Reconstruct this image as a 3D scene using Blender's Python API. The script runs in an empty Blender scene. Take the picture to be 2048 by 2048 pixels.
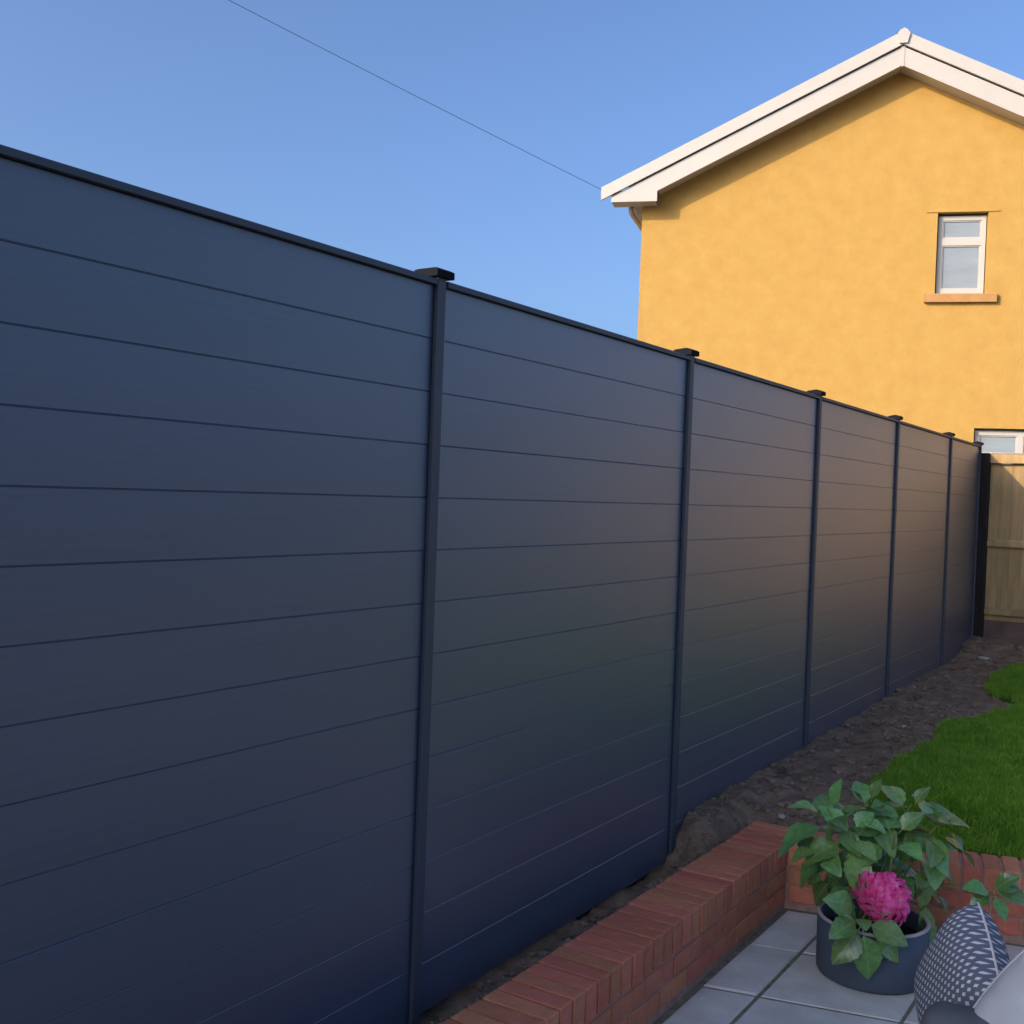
import bpy, math, random
import numpy as np
from mathutils import Vector, Matrix

random.seed(7)
rng = np.random.default_rng(7)
scene = bpy.context.scene
col = scene.collection

# ------------------------------------------------------------------ camera
CAM = Vector((1.8855, 0.0, 1.52))
CR = Vector((0.84061, 0.54032, 0.03703)); CF = Vector((-0.54030, 0.84130, -0.01698))
CR = (CR - CF * CR.dot(CF)).normalized(); CF.normalize(); CU = CR.cross(CF)
cam_data = bpy.data.cameras.new('camera'); cam = bpy.data.objects.new('camera', cam_data)
col.objects.link(cam)
cam.matrix_world = Matrix(((CR.x, CU.x, -CF.x, CAM.x), (CR.y, CU.y, -CF.y, CAM.y), (CR.z, CU.z, -CF.z, CAM.z), (0, 0, 0, 1)))
cam_data.sensor_width = 36; cam_data.lens = 36 * 2212 / 2048
cam_data.clip_start = 0.05; cam_data.clip_end = 2000
scene.camera = cam

# ------------------------------------------------------------------ sky, sun, exposure
SUN = Vector((-1.0, -2.25, 1.05)).normalized()            # direction towards the sun, over the grey fence
EL = math.asin(SUN.z); AZ = math.atan2(SUN.x, SUN.y)
world = bpy.data.worlds.new('World'); scene.world = world; world.use_nodes = True
wt = world.node_tree; bg = wt.nodes['Background']
sky = wt.nodes.new('ShaderNodeTexSky'); sky.sky_type = 'NISHITA'; sky.sun_disc = False
sky.sun_elevation = EL; sky.sun_rotation = AZ
sky.altitude = 0; sky.air_density = 0.7; sky.dust_density = 4.6; sky.ozone_density = 5.2
wt.links.new(sky.outputs[0], bg.inputs[0]); bg.inputs[1].default_value = 0.130
sl = bpy.data.lights.new('sun', 'SUN'); sl.energy = 2.0; sl.angle = math.radians(0.5); sl.color = (1.0, 0.80, 0.54)
so = bpy.data.objects.new('sun', sl); col.objects.link(so)
so.rotation_euler = SUN.to_track_quat('Z', 'Y').to_euler(); so.location = (-6, -20, 12)
scene.view_settings.view_transform = 'Standard'; scene.view_settings.look = 'None'
scene.view_settings.exposure = 1.15; scene.view_settings.gamma = 1.0

# ------------------------------------------------------------------ materials
def mat(name, color, rough=0.6, spec=0.5, var=0.0, vscale=5.0, vmap=(1, 1, 1), color2=None, bump=0.0, bscale=60.0,
        bmap=(1, 1, 1), bdist=0.002, rand=0.0, sub=0.0, trans=0.0, rvar=0.0, coords='Object', hue=0.0):
    m = bpy.data.materials.new(name); m.use_nodes = True
    nt = m.node_tree; N = nt.nodes; L = nt.links; p = N['Principled BSDF']
    p.inputs['Roughness'].default_value = rough; p.inputs['Specular IOR Level'].default_value = spec
    tc = N.new('ShaderNodeTexCoord')
    def mapped(s):
        mp = N.new('ShaderNodeMapping'); mp.inputs['Scale'].default_value = s; L.new(tc.outputs[coords], mp.inputs[0]); return mp.outputs[0]
    c2 = color2 or tuple(max(0, c * (1 - var)) for c in color)
    c1 = color if color2 else tuple(c * (1 + var) for c in color)
    nz = N.new('ShaderNodeTexNoise'); nz.inputs['Scale'].default_value = vscale; nz.inputs['Detail'].default_value = 6; nz.inputs['Roughness'].default_value = 0.62
    L.new(mapped(vmap), nz.inputs['Vector'])
    rp = N.new('ShaderNodeValToRGB'); rp.color_ramp.elements[0].position = 0.32; rp.color_ramp.elements[1].position = 0.68
    rp.color_ramp.elements[0].color = (*c2, 1); rp.color_ramp.elements[1].color = (*c1, 1)
    L.new(nz.outputs['Fac'], rp.inputs[0]); out = rp.outputs[0]
    if rand:
        oi = N.new('ShaderNodeObjectInfo'); hs = N.new('ShaderNodeHueSaturation')
        mr = N.new('ShaderNodeMapRange'); mr.inputs['To Min'].default_value = 1 - rand; mr.inputs['To Max'].default_value = 1 + rand
        L.new(oi.outputs['Random'], mr.inputs[0]); L.new(mr.outputs[0], hs.inputs['Value'])
        if hue:
            m2 = N.new('ShaderNodeMapRange'); m2.inputs['To Min'].default_value = 0.5 - hue; m2.inputs['To Max'].default_value = 0.5 + hue
            mm = N.new('ShaderNodeMath'); mm.operation = 'FRACT'; ml = N.new('ShaderNodeMath'); ml.operation = 'MULTIPLY'; ml.inputs[1].default_value = 7.31
            L.new(oi.outputs['Random'], ml.inputs[0]); L.new(ml.outputs[0], mm.inputs[0]); L.new(mm.outputs[0], m2.inputs[0]); L.new(m2.outputs[0], hs.inputs['Hue'])
        L.new(out, hs.inputs['Color']); out = hs.outputs[0]
    L.new(out, p.inputs['Base Color'])
    if bump:
        bz = N.new('ShaderNodeTexNoise'); bz.inputs['Scale'].default_value = bscale; bz.inputs['Detail'].default_value = 5; bz.inputs['Roughness'].default_value = 0.6
        L.new(mapped(bmap), bz.inputs['Vector'])
        bp = N.new('ShaderNodeBump'); bp.inputs['Strength'].default_value = bump; bp.inputs['Distance'].default_value = bdist
        L.new(bz.outputs['Fac'], bp.inputs['Height']); L.new(bp.outputs[0], p.inputs['Normal'])
    if rvar:
        r2 = N.new('ShaderNodeMapRange'); r2.inputs['To Min'].default_value = rough - rvar; r2.inputs['To Max'].default_value = rough + rvar
        L.new(nz.outputs['Fac'], r2.inputs[0]); L.new(r2.outputs[0], p.inputs['Roughness'])
    if sub:
        p.inputs['Subsurface Weight'].default_value = sub; p.inputs['Subsurface Radius'].default_value = (0.01, 0.006, 0.004)
    if trans:
        tr = N.new('ShaderNodeBsdfTranslucent'); mx = N.new('ShaderNodeMixShader'); mx.inputs[0].default_value = trans
        L.new(out, tr.inputs[0]); L.new(p.outputs[0], mx.inputs[1]); L.new(tr.outputs[0], mx.inputs[2]); L.new(mx.outputs[0], N['Material Output'].inputs[0])
    return m

M = {}
M['board'] = mat('anthracite_composite', (0.026, 0.043, 0.084), 0.45, 1.0, var=0.18, vscale=2.0, vmap=(1, 0.45, 46), bump=0.22, bscale=30, bmap=(1, 0.25, 11), bdist=0.0012, rand=0.05, rvar=0.05)
_p = M['board'].node_tree.nodes['Principled BSDF']; _p.inputs['Coat Weight'].default_value = 1.0; _p.inputs['Coat Roughness'].default_value = 0.42; _p.inputs['Coat IOR'].default_value = 1.55
M['fence_metal'] = mat('anthracite_aluminium', (0.036, 0.045, 0.064), 0.55, 0.6, var=0.06, vscale=6, bump=0.05, bscale=400, bdist=0.0004)
M['cap'] = mat('shade_dark_post_cap', (0.010, 0.011, 0.014), 0.9, 0.1)  # near-black base colour stands in for the shade on the post caps
M['render'] = mat('ochre_render', (0.465, 0.280, 0.080), 0.9, 0.2, color2=(0.415, 0.240, 0.064), vscale=4.5, bump=0.9, bscale=48, bdist=0.008)
M['upvc'] = mat('white_upvc', (0.46, 0.425, 0.385), 0.35, 0.5, var=0.03, vscale=3)
M['roof'] = mat('brown_roof_tile', (0.13, 0.08, 0.06), 0.8, 0.3, var=0.3, vscale=8, bump=0.6, bscale=20, bdist=0.01)
M['pane'] = mat('obscure_glass', (0.235, 0.27, 0.295), 0.10, 0.6, var=0.10, vscale=1.5, vmap=(1, 1, 4), bump=0.3, bscale=90, bdist=0.001)
M['sill'] = mat('painted_sill', (0.40, 0.21, 0.08), 0.8, 0.3, var=0.10, vscale=9)
M['brick'] = mat('red_brick', (0.57, 0.205, 0.115), 0.85, 0.25, color2=(0.45, 0.145, 0.080), vscale=16, bump=1.0, bscale=90, bdist=0.004, rand=0.13, hue=0.010)
M['mortar'] = mat('pink_grey_mortar', (0.38, 0.235, 0.18), 0.95, 0.1, var=0.2, vscale=25, bump=0.8, bscale=150, bdist=0.002)
M['slab'] = mat('grey_concrete_slab', (0.62, 0.585, 0.53), 0.75, 0.35, color2=(0.42, 0.385, 0.33), vscale=4, bump=0.5, bscale=90, bdist=0.0018, rand=0.09)
M['joint'] = mat('sandy_joint', (0.20, 0.17, 0.12), 0.95, 0.1, var=0.35, vscale=22, bump=0.8, bscale=120, bdist=0.003)
M['soil'] = mat('brown_soil', (0.27, 0.185, 0.125), 0.95, 0.15, color2=(0.115, 0.078, 0.054), vscale=9, bump=1.0, bscale=55, bdist=0.012)
M['clod'] = mat('soil_clod', (0.29, 0.205, 0.145), 0.95, 0.15, color2=(0.09, 0.062, 0.044), vscale=7, bump=0.8, bscale=90, bdist=0.004)
M['stone'] = mat('pale_stone', (0.42, 0.40, 0.37), 0.8, 0.3, var=0.25, vscale=18, bump=0.7, bscale=80, bdist=0.004)
M['lawn'] = mat('lawn_base', (0.045, 0.095, 0.014), 0.95, 0.1, var=0.3, vscale=6)
M['grass'] = mat('grass_blade', (0.22, 0.37, 0.03), 0.6, 0.3, color2=(0.10, 0.24, 0.016), vscale=9.0, trans=0.3)
M['ground'] = mat('ground_earth', (0.17, 0.145, 0.11), 0.95, 0.1, var=0.3, vscale=0.5)
M['timber'] = mat('weathered_timber', (0.42, 0.275, 0.13), 0.85, 0.2, color2=(0.23, 0.155, 0.078), vscale=4, vmap=(3, 3, 0.35), bump=0.6, bscale=40, bmap=(3, 3, 0.2), bdist=0.003, rand=0.24)
M['timber_dark'] = mat('dark_timber_post', (0.022, 0.018, 0.016), 0.85, 0.2, var=0.3, vscale=10, vmap=(3, 3, 0.4), bump=0.5, bscale=40, bmap=(3, 3, 0.3))  # near-black tone over the whole corner post
M['gravel_board'] = mat('reddish_gravel_board', (0.13, 0.085, 0.07), 0.9, 0.2, var=0.25, vscale=6, bump=0.5, bscale=60)
M['pot'] = mat('grey_blue_planter', (0.060, 0.078, 0.108), 0.62, 0.4, var=0.12, vscale=3, bump=0.25, bscale=260, bdist=0.0008)
M['pot_rim'] = mat('pale_planter_rim', (0.40, 0.33, 0.32), 0.7, 0.4, var=0.15, vscale=9)  # rim coloured paler and pinker than the planter body
M['compost'] = mat('dark_compost', (0.03, 0.024, 0.02), 0.95, 0.1, var=0.4, vscale=30, bump=1.0, bscale=90, bdist=0.01)
M['stem'] = mat('green_stem', (0.13, 0.16, 0.05), 0.6, 0.3, var=0.3, vscale=20)
M['petal'] = mat('magenta_petal', (0.66, 0.015, 0.17), 0.55, 0.3, color2=(0.90, 0.17, 0.46), vscale=34, trans=0.25)
M['dark_fabric'] = mat('dark_grey_fabric', (0.075, 0.08, 0.09), 0.9, 0.2, var=0.15, vscale=12, bump=0.5, bscale=500, bdist=0.001)
M['grey_fabric'] = mat('light_grey_fabric', (0.37, 0.365, 0.38), 0.9, 0.2, var=0.07, vscale=9, bump=0.5, bscale=500, bdist=0.001)
M['piping'] = mat('pale_piping', (0.50, 0.47, 0.46), 0.85, 0.2, var=0.1, vscale=30)
M['rattan'] = mat('charcoal_rattan', (0.045, 0.045, 0.05), 0.6, 0.4, var=0.2, vscale=40, bump=0.8, bscale=120, bmap=(1, 1, 5), bdist=0.003)
M['cable'] = mat('black_cable', (0.08, 0.08, 0.085), 0.6, 0.3)

def leaf_material():
    m = mat('hydrangea_leaf', (0.175, 0.33, 0.085), 0.30, 0.8, color2=(0.085, 0.20, 0.052), vscale=7, rand=0.38, hue=0.025, trans=0.22)
    nt = m.node_tree; N = nt.nodes; L = nt.links; p = N['Principled BSDF']
    tc = N.new('ShaderNodeTexCoord'); sp = N.new('ShaderNodeSeparateXYZ'); L.new(tc.outputs['Object'], sp.inputs[0])
    ab = N.new('ShaderNodeMath'); ab.operation = 'ABSOLUTE'; L.new(sp.outputs[1], ab.inputs[0])
    m1 = N.new('ShaderNodeMath'); m1.operation = 'MULTIPLY_ADD'; m1.inputs[1].default_value = -0.75; L.new(ab.outputs[0], m1.inputs[0]); L.new(sp.outputs[0], m1.inputs[2])
    m2 = N.new('ShaderNodeMath'); m2.operation = 'MULTIPLY'; m2.inputs[1].default_value = 38; L.new(m1.outputs[0], m2.inputs[0])
    sn = N.new('ShaderNodeMath'); sn.operation = 'SINE'; L.new(m2.outputs[0], sn.inputs[0])
    base = p.inputs['Base Color'].links[0].from_socket
    rib = N.new('ShaderNodeMapRange'); rib.interpolation_type = 'SMOOTHSTEP'; rib.inputs['From Min'].default_value = 0.008; rib.inputs['From Max'].default_value = 0.035; rib.inputs['To Min'].default_value = 0.65; rib.inputs['To Max'].default_value = 0.0
    L.new(ab.outputs[0], rib.inputs[0])
    ve = N.new('ShaderNodeMapRange'); ve.inputs['From Min'].default_value = 0.82; ve.inputs['From Max'].default_value = 1.0; ve.inputs['To Max'].default_value = 0.30; L.new(sn.outputs[0], ve.inputs[0])
    mxv = N.new('ShaderNodeMath'); mxv.operation = 'MAXIMUM'; L.new(rib.outputs[0], mxv.inputs[0]); L.new(ve.outputs[0], mxv.inputs[1])
    mc = N.new('ShaderNodeMix'); mc.data_type = 'RGBA'; mc.inputs['B'].default_value = (0.24, 0.36, 0.13, 1); L.new(mxv.outputs[0], mc.inputs['Factor']); L.new(base, mc.inputs['A']); L.new(mc.outputs['Result'], p.inputs['Base Color'])
    bp = N.new('ShaderNodeBump'); bp.inputs['Strength'].default_value = 0.12; bp.inputs['Distance'].default_value = 0.001
    L.new(sn.outputs[0], bp.inputs['Height']); L.new(bp.outputs[0], p.inputs['Normal'])
    return m
M['leaf'] = leaf_material()

def cushion_material():
    m = bpy.data.materials.new('navy_white_weave'); m.use_nodes = True
    nt = m.node_tree; N = nt.nodes; L = nt.links; p = N['Principled BSDF']; p.inputs['Roughness'].default_value = 0.9; p.inputs['Specular IOR Level'].default_value = 0.2
    uv = N.new('ShaderNodeUVMap'); uv.uv_map = 'UVMap'; sp = N.new('ShaderNodeSeparateXYZ'); L.new(uv.outputs[0], sp.inputs[0])
    def mth(op, a, b=None, c=None):
        n = N.new('ShaderNodeMath'); n.operation = op
        for i, v in enumerate((a, b, c)):
            if v is None: continue
            if isinstance(v, (int, float)): n.inputs[i].default_value = v
            else: L.new(v, n.inputs[i])
        return n.outputs[0]
    u = mth('MULTIPLY', sp.outputs[0], 17.0); v = mth('MULTIPLY', sp.outputs[1], 21.0)
    row = mth('FLOOR', v); u2 = mth('ADD', u, mth('MULTIPLY', row, 0.5))
    fu = mth('ABSOLUTE', mth('SUBTRACT', mth('FRACT', u2), 0.5)); fv = mth('ABSOLUTE', mth('SUBTRACT', mth('FRACT', v), 0.5))
    d = mth('ADD', mth('MULTIPLY', fu, 0.85), fv)
    ss = N.new('ShaderNodeMapRange'); ss.interpolation_type = 'SMOOTHSTEP'; ss.inputs['From Min'].default_value = 0.24; ss.inputs['From Max'].default_value = 0.36; ss.inputs['To Min'].default_value = 1; ss.inputs['To Max'].default_value = 0
    L.new(d, ss.inputs[0])
    mx = N.new('ShaderNodeMix'); mx.data_type = 'RGBA'; mx.inputs['A'].default_value = (0.10, 0.112, 0.155, 1); mx.inputs['B'].default_value = (0.54, 0.52, 0.50, 1)
    L.new(ss.outputs[0], mx.inputs['Factor']); L.new(mx.outputs['Result'], p.inputs['Base Color'])
    nz = N.new('ShaderNodeTexNoise'); nz.inputs['Scale'].default_value = 600; bp = N.new('ShaderNodeBump'); bp.inputs['Strength'].default_value = 0.5; bp.inputs['Distance'].default_value = 0.001
    tc = N.new('ShaderNodeTexCoord'); L.new(tc.outputs['Object'], nz.inputs['Vector']); L.new(nz.outputs['Fac'], bp.inputs['Height']); L.new(bp.outputs[0], p.inputs['Normal'])
    return m
M['cushion'] = cushion_material()

# ------------------------------------------------------------------ mesh helpers
class MB:
    def __init__(s): s.v = []; s.f = []
    def add(s, vs, fs):
        o = len(s.v); s.v += [tuple(x) for x in vs]; s.f += [tuple(i + o for i in f) for f in fs]; return s
    def box(s, x0, x1, y0, y1, z0, z1):
        return s.add([(x, y, z) for z in (z0, z1) for y in (y0, y1) for x in (x0, x1)],
                     [(0, 2, 3, 1), (4, 5, 7, 6), (0, 1, 5, 4), (2, 6, 7, 3), (0, 4, 6, 2), (1, 3, 7, 5)])
    def prism(s, poly, axis, a, b):
        """poly: 2-D points counter-clockwise; axis 'x','y','z' is the extrusion axis from a to b"""
        n = len(poly)
        def P(p, t): return {'x': (t, p[0], p[1]), 'y': (p[0], t, p[1]), 'z': (p[0], p[1], t)}[axis]
        vs = [P(p, a) for p in poly] + [P(p, b) for p in poly]
        fs = [tuple(range(n - 1, -1, -1)), tuple(range(n, 2 * n))] + [(i, (i + 1) % n, n + (i + 1) % n, n + i) for i in range(n)]
        return s.add(vs, fs)
    def tube(s, pts, r, k=8, cap=True):
        pts = [Vector(p) for p in pts]; n = len(pts); rr = r if isinstance(r, (list, tuple)) else [r] * n
        vs = []; t0 = (pts[1] - pts[0]).normalized(); a = t0.orthogonal().normalized()
        for i, p in enumerate(pts):
            t = (pts[min(i + 1, n - 1)] - pts[max(i - 1, 0)]).normalized()
            a = (a - t * a.dot(t)).normalized(); b = t.cross(a)
            vs += [p + (a * math.cos(2 * math.pi * j / k) + b * math.sin(2 * math.pi * j / k)) * rr[i] for j in range(k)]
        fs = [(i * k + j, i * k + (j + 1) % k, (i + 1) * k + (j + 1) % k, (i + 1) * k + j) for i in range(n - 1) for j in range(k)]
        if cap: fs += [tuple(range(k - 1, -1, -1)), tuple(range((n - 1) * k, n * k))]
        return s.add(vs, fs)
    def mesh(s, name, smooth=False):
        me = bpy.data.meshes.new(name); me.from_pydata(s.v, [], s.f); me.update()
        fix_normals(me)
        if smooth: me.polygons.foreach_set('use_smooth', [True] * len(me.polygons))
        return me
def fix_normals(me):
    import bmesh
    b = bmesh.new(); b.from_mesh(me); bmesh.ops.recalc_face_normals(b, faces=b.faces); b.to_mesh(me); b.free()
def obj(name, me, m=None, parent=None, loc=(0, 0, 0), rot=(0, 0, 0), scale=None):
    if isinstance(me, MB): me = me.mesh(name)
    o = bpy.data.objects.new(name, me); col.objects.link(o)
    if m and not me.materials: me.materials.append(m)
    o.parent = parent; o.location = loc; o.rotation_euler = rot
    if scale: o.scale = scale
    return o
def empty(name, loc=(0, 0, 0), rz=0.0):
    o = bpy.data.objects.new(name, None); col.objects.link(o); o.location = loc; o.rotation_euler = (0, 0, rz); o.empty_display_size = 0.1; return o
def tag(o, label=None, cat=None, group=None, kind=None):
    if label: o['label'] = label
    if cat: o['category'] = cat
    if group: o['group'] = group
    if kind: o['kind'] = kind
    return o
def bevel_box(sx, sy, sz, b):
    """box centred on the origin with all edges chamfered: 24 vertices, 44 triangles"""
    import bmesh
    bm = bmesh.new(); bmesh.ops.create_cube(bm, size=1.0)
    for v in bm.verts: v.co = Vector((v.co.x * sx, v.co.y * sy, v.co.z * sz))
    bmesh.ops.bevel(bm, geom=list(bm.edges), offset=b, segments=1, affect='EDGES', profile=0.5)
    me = bpy.data.meshes.new('bevel_box'); bm.to_mesh(me); bm.free(); return me
def jitter(me, amt, seed):
    r = random.Random(seed)
    for v in me.vertices: v.co += Vector((r.uniform(-amt, amt), r.uniform(-amt, amt), r.uniform(-amt, amt)))
    return me
def smooth(a, b, x):
    t = np.clip((x - a) / (b - a), 0, 1); return t * t * (3 - 2 * t)
def at(px, py, D):
    """point seen at a position of the 2048-pixel photograph, D metres ahead"""
    return CAM + (CF + CR * ((px - 1024) / 2212) + CU * ((1024 - py) / 2212)) * D

# value noise for terrain
_perm = rng.random((64, 64))
def vnoise(x, y):
    xi = np.floor(x).astype(int); yi = np.floor(y).astype(int); fx = x - xi; fy = y - yi
    fx = fx * fx * (3 - 2 * fx); fy = fy * fy * (3 - 2 * fy)
    g = lambda i, j: _perm[i % 64, j % 64]
    return (g(xi, yi) * (1 - fx) + g(xi + 1, yi) * fx) * (1 - fy) + (g(xi, yi + 1) * (1 - fx) + g(xi + 1, yi + 1) * fx) * fy
def fbm(x, y, o=4):
    s = 0; a = 0.5
    for k in range(o): s = s + a * (vnoise(x * 2 ** k + 11.3 * k, y * 2 ** k + 5.7 * k) - 0.5); a *= 0.55
    return s

# ------------------------------------------------------------------ levels and plan
Y1, PW = 2.50, 1.757            # first post in view and post spacing along the fence
PATIO = -0.178
WX0, WX1 = 0.188, 0.403         # brick wall, long arm
WY = 4.545                      # inside corner
SK = 0.235                      # the short arm runs askew
WT = 0.10
YB = 10.93                      # back fence
def wall_back(x): return WY + 0.215 + SK * (x - WX1)
def gz(x, y):
    x = np.asarray(x, float); y = np.asarray(y, float)
    bed = 0.165 + 0.014 * (y - 4.4)
    strip = -0.035 + (bed + 0.035) * smooth(4.12, 4.45, y + 0.5 * x)
    back = 0.078 + (bed - 0.078) * smooth(0.0, 0.38, y - wall_back(x))
    w = smooth(0.07, 0.18, x)
    z = strip * (1 - w) + back * w
    z = z + 0.10 * smooth(10.1, 10.8, y) * (0.6 + 0.8 * vnoise(x * 2.1, y * 0.5))
    return z
def gz_rough(x, y):
    return gz(x, y) + 0.05 * fbm(x * 5.5, y * 5.5, 5) + 0.03 * fbm(x * 23, y * 23, 3) * 1.2

LAWN = [(0.66, 4.84), (0.60, 5.10), (0.535, 5.45), (0.54, 5.92), (0.60, 6.45), (0.575, 6.80), (0.56, 7.10), (0.68, 7.45), (0.80, 7.78), (0.80, 8.12),
        (0.64, 8.25), (0.53, 8.47), (0.48, 8.85), (0.475, 9.20), (0.54, 9.75), (0.62, 10.08), (0.85, 10.28), (1.4, 10.35), (4.2, 10.4)]
_ly = np.array([p[1] for p in LAWN]); _lx = np.array([p[0] for p in LAWN])
def lawn_edge(y): return np.interp(y, _ly, _lx)
def on_lawn(x, y, g=0.0):
    e = lawn_edge(y) + 0.05 * fbm(y * 6.0, y * 0 + 3.0, 3) * 2
    return (x > e + g) & (y > wall_back(x) + 0.015) & (y < 10.36)

# ------------------------------------------------------------------ ground
g = MB().add([(-400, -400, -0.32), (400, -400, -0.32), (400, 400, -0.32), (-400, 400, -0.32)], [(0, 1, 2, 3)])
tag(obj('ground', g, M['ground']), kind='structure')

nb = MB().add([(-60, -60, 0.06), (-0.061, -60, 0.06), (-0.061, 60, 0.06), (-60, 60, 0.06)], [(0, 1, 2, 3)])
tag(obj('neighbouring_ground', nb, M['ground']), kind='structure')

def grid_mesh(name, X, Y, Z):
    h, w = X.shape; v = np.stack([X, Y, Z], -1).reshape(-1, 3)
    i = np.arange(h - 1)[:, None] * w + np.arange(w - 1)[None]
    f = np.stack([i, i + 1, i + w + 1, i + w], -1).reshape(-1, 4)
    me = bpy.data.meshes.new(name); me.from_pydata(v.tolist(), [], f.tolist()); me.update()
    me.polygons.foreach_set('use_smooth', [True] * len(me.polygons)); return me
# soil bed behind the wall: one sheet, finer near the fence
us = np.concatenate([np.linspace(-0.06, 1.3, 92), np.linspace(1.36, 4.2, 30)])
vs = np.linspace(0, 1, 330) ** 1.25
X = np.repeat(us[None], len(vs), 0); yb = np.where(X < WX1, WY + 0.2, wall_back(X) - 0.012); yb = np.where(X < 0.2, WY + 0.2, yb)
Y = yb + vs[:, None] * (YB + 0.25 - yb)
soil = tag(obj('soil_bed', grid_mesh('soil_bed', X, Y, gz_rough(X, Y)), M['soil']), kind='structure')
xs = np.linspace(-0.06, WX0 - 0.004, 18); ys = np.linspace(-1.0, WY + 0.2, 380)
X, Y = np.meshgrid(xs, ys)
tag(obj('soil_strip', grid_mesh('soil_strip', X, Y, gz_rough(X, Y)), M['soil']), kind='structure')
# lawn sheet
ys = np.linspace(4.75, 10.36, 150); t = np.linspace(0, 1, 60)
Y = np.repeat(ys[:, None], 60, 1); e = lawn_edge(ys)[:, None] + 0.10 * fbm(ys * 6.0, ys * 0 + 3.0, 3)[:, None]
X = e + t[None] ** 1.6 * (4.2 - e); Y = np.maximum(Y, wall_back(X) + 0.01)
tag(obj('lawn', grid_mesh('lawn', X, Y, gz(X, Y) + 0.018 + 0.02 * fbm(X * 3, Y * 3, 3) - 0.03 * np.exp(-(X - e) / 0.03)), M['lawn']), kind='structure')
# grass blades
def blades(n, x1, seed, hmin, hmax, w):
    r = np.random.default_rng(seed)
    x = r.uniform(0.42, x1, n); y = 4.75 + (10.4 - 4.75) * r.random(n) ** 1.25
    e = lawn_edge(y) + 0.10 * fbm(y * 6.0, y * 0 + 3.0, 3)
    k = (x > e - 0.035 * r.random(n) ** 2) & (y > wall_back(x) + 0.01) & (y < 10.36); x, y = x[k], y[k]; n = len(x)
    z = gz(x, y) + 0.012 + 0.02 * fbm(x * 3, y * 3, 3)
    a = r.uniform(0, 2 * np.pi, n); h = r.uniform(hmin, hmax, n) * (0.75 + 0.9 * (vnoise(x * 4, y * 4))); ww = w * r.uniform(0.7, 1.3, n)
    la = r.uniform(0, 2 * np.pi, n); ln = h * r.uniform(0.15, 0.9, n)
    P = np.zeros((n, 5, 3))
    dx, dy = np.cos(a) * ww, np.sin(a) * ww
    P[:, 0] = np.stack([x - dx, y - dy, z], 1); P[:, 1] = np.stack([x + dx, y + dy, z], 1)
    mx, my, mz = x + np.cos(la) * ln * 0.3, y + np.sin(la) * ln * 0.3, z + h * 0.6
    P[:, 2] = np.stack([mx + dx * .75, my + dy * .75, mz], 1); P[:, 3] = np.stack([mx - dx * .75, my - dy * .75, mz], 1)
    P[:, 4] = np.stack([x + np.cos(la) * ln, y + np.sin(la) * ln, z + h], 1)
    b = np.arange(n)[:, None] * 5
    tri = np.concatenate([b + [0, 1, 2], b + [0, 2, 3], b + [3, 2, 4]], 1).reshape(-1, 3)
    return P.reshape(-1, 3), tri
P, T = blades(230000, 2.05, 3, 0.022, 0.042, 0.0022)
P2, T2 = blades(60000, 4.2, 4, 0.022, 0.045, 0.003)
P = np.concatenate([P, P2]); T = np.concatenate([T, T2 + len(P) - len(P2)])
me = bpy.data.meshes.new('grass'); me.vertices.add(len(P)); me.vertices.foreach_set('co', P.ravel())
me.loops.add(T.size); me.loops.foreach_set('vertex_index', T.ravel().astype(np.int32))
me.polygons.add(len(T)); me.polygons.foreach_set('loop_start', np.arange(0, T.size, 3, dtype=np.int32)); me.update(calc_edges=True)
tag(obj('grass', me, M['grass']), 'short green grass of the lawn behind the brick wall', 'grass', kind='stuff')
# clods and small stones scattered on the soil
def rock(seed, sub=1):
    import bmesh
    r = random.Random(seed); bm = bmesh.new(); bmesh.ops.create_icosphere(bm, subdivisions=sub, radius=1)
    for v in bm.verts: v.co = v.co * r.uniform(0.72, 1.15); v.co.z *= 0.7; v.co.x *= 1.15
    v = np.array([x.co[:] for x in bm.verts]); f = np.array([[q.index for q in p.verts] for p in bm.faces]); bm.free(); return v, f
rocks = [rock(i) for i in range(6)]
cv, cf, off = [], [], 0
r = np.random.default_rng(21); cnt = 0
while cnt < 3600:
    u = r.random()
    if u < 0.25: x, y = r.uniform(0.0, 0.185), r.uniform(1.2, 4.7)
    else: x, y = r.uniform(0.0, 0.95), 4.75 + 6.1 * r.random() ** 1.4
    if u >= 0.25 and (x > lawn_edge(y) + 0.02 or (x > 0.15 and y < wall_back(x) + 0.01)): continue
    s = (0.003 + 0.012 * r.random() ** 3) if u < 0.25 else 0.003 + 0.020 * r.random() ** 4.5
    v, f = rocks[r.integers(6)]; a = r.uniform(0, 6.28); c, sn = math.cos(a), math.sin(a)
    q = v @ np.array([[c, sn, 0], [-sn, c, 0], [0, 0, 1]]) * s + np.array([x, y, float(gz_rough(x, y)) + s * 0.25])
    cv.append(q); cf.append(f + off); off += len(v); cnt += 1
me = bpy.data.meshes.new('clods'); me.from_pydata(np.concatenate(cv).tolist(), [], np.concatenate(cf).tolist()); me.update()
tag(obj('soil_clods', me, M['clod']), 'crumbly clods and grit lying on the bare brown soil', 'soil', kind='stuff')
def stone(x, y, s, seed, label, dz=0.3, m='stone'):
    v, f = rock(seed, 2); me = bpy.data.meshes.new('stone'); me.from_pydata((v * np.array(s)).tolist(), [], f.tolist()); me.update()
    me.polygons.foreach_set('use_smooth', [True] * len(me.polygons))
    return tag(obj('stone', me, M[m], loc=(x, y, float(gz_rough(x, y)) + s[2] * dz), rot=(0, 0, seed)), label, 'stone', 'loose stones on the soil')
stone(0.27, 4.85, (0.026, 0.018, 0.016), 2, 'pale pebble on the soil just behind the brick wall corner')
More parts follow.
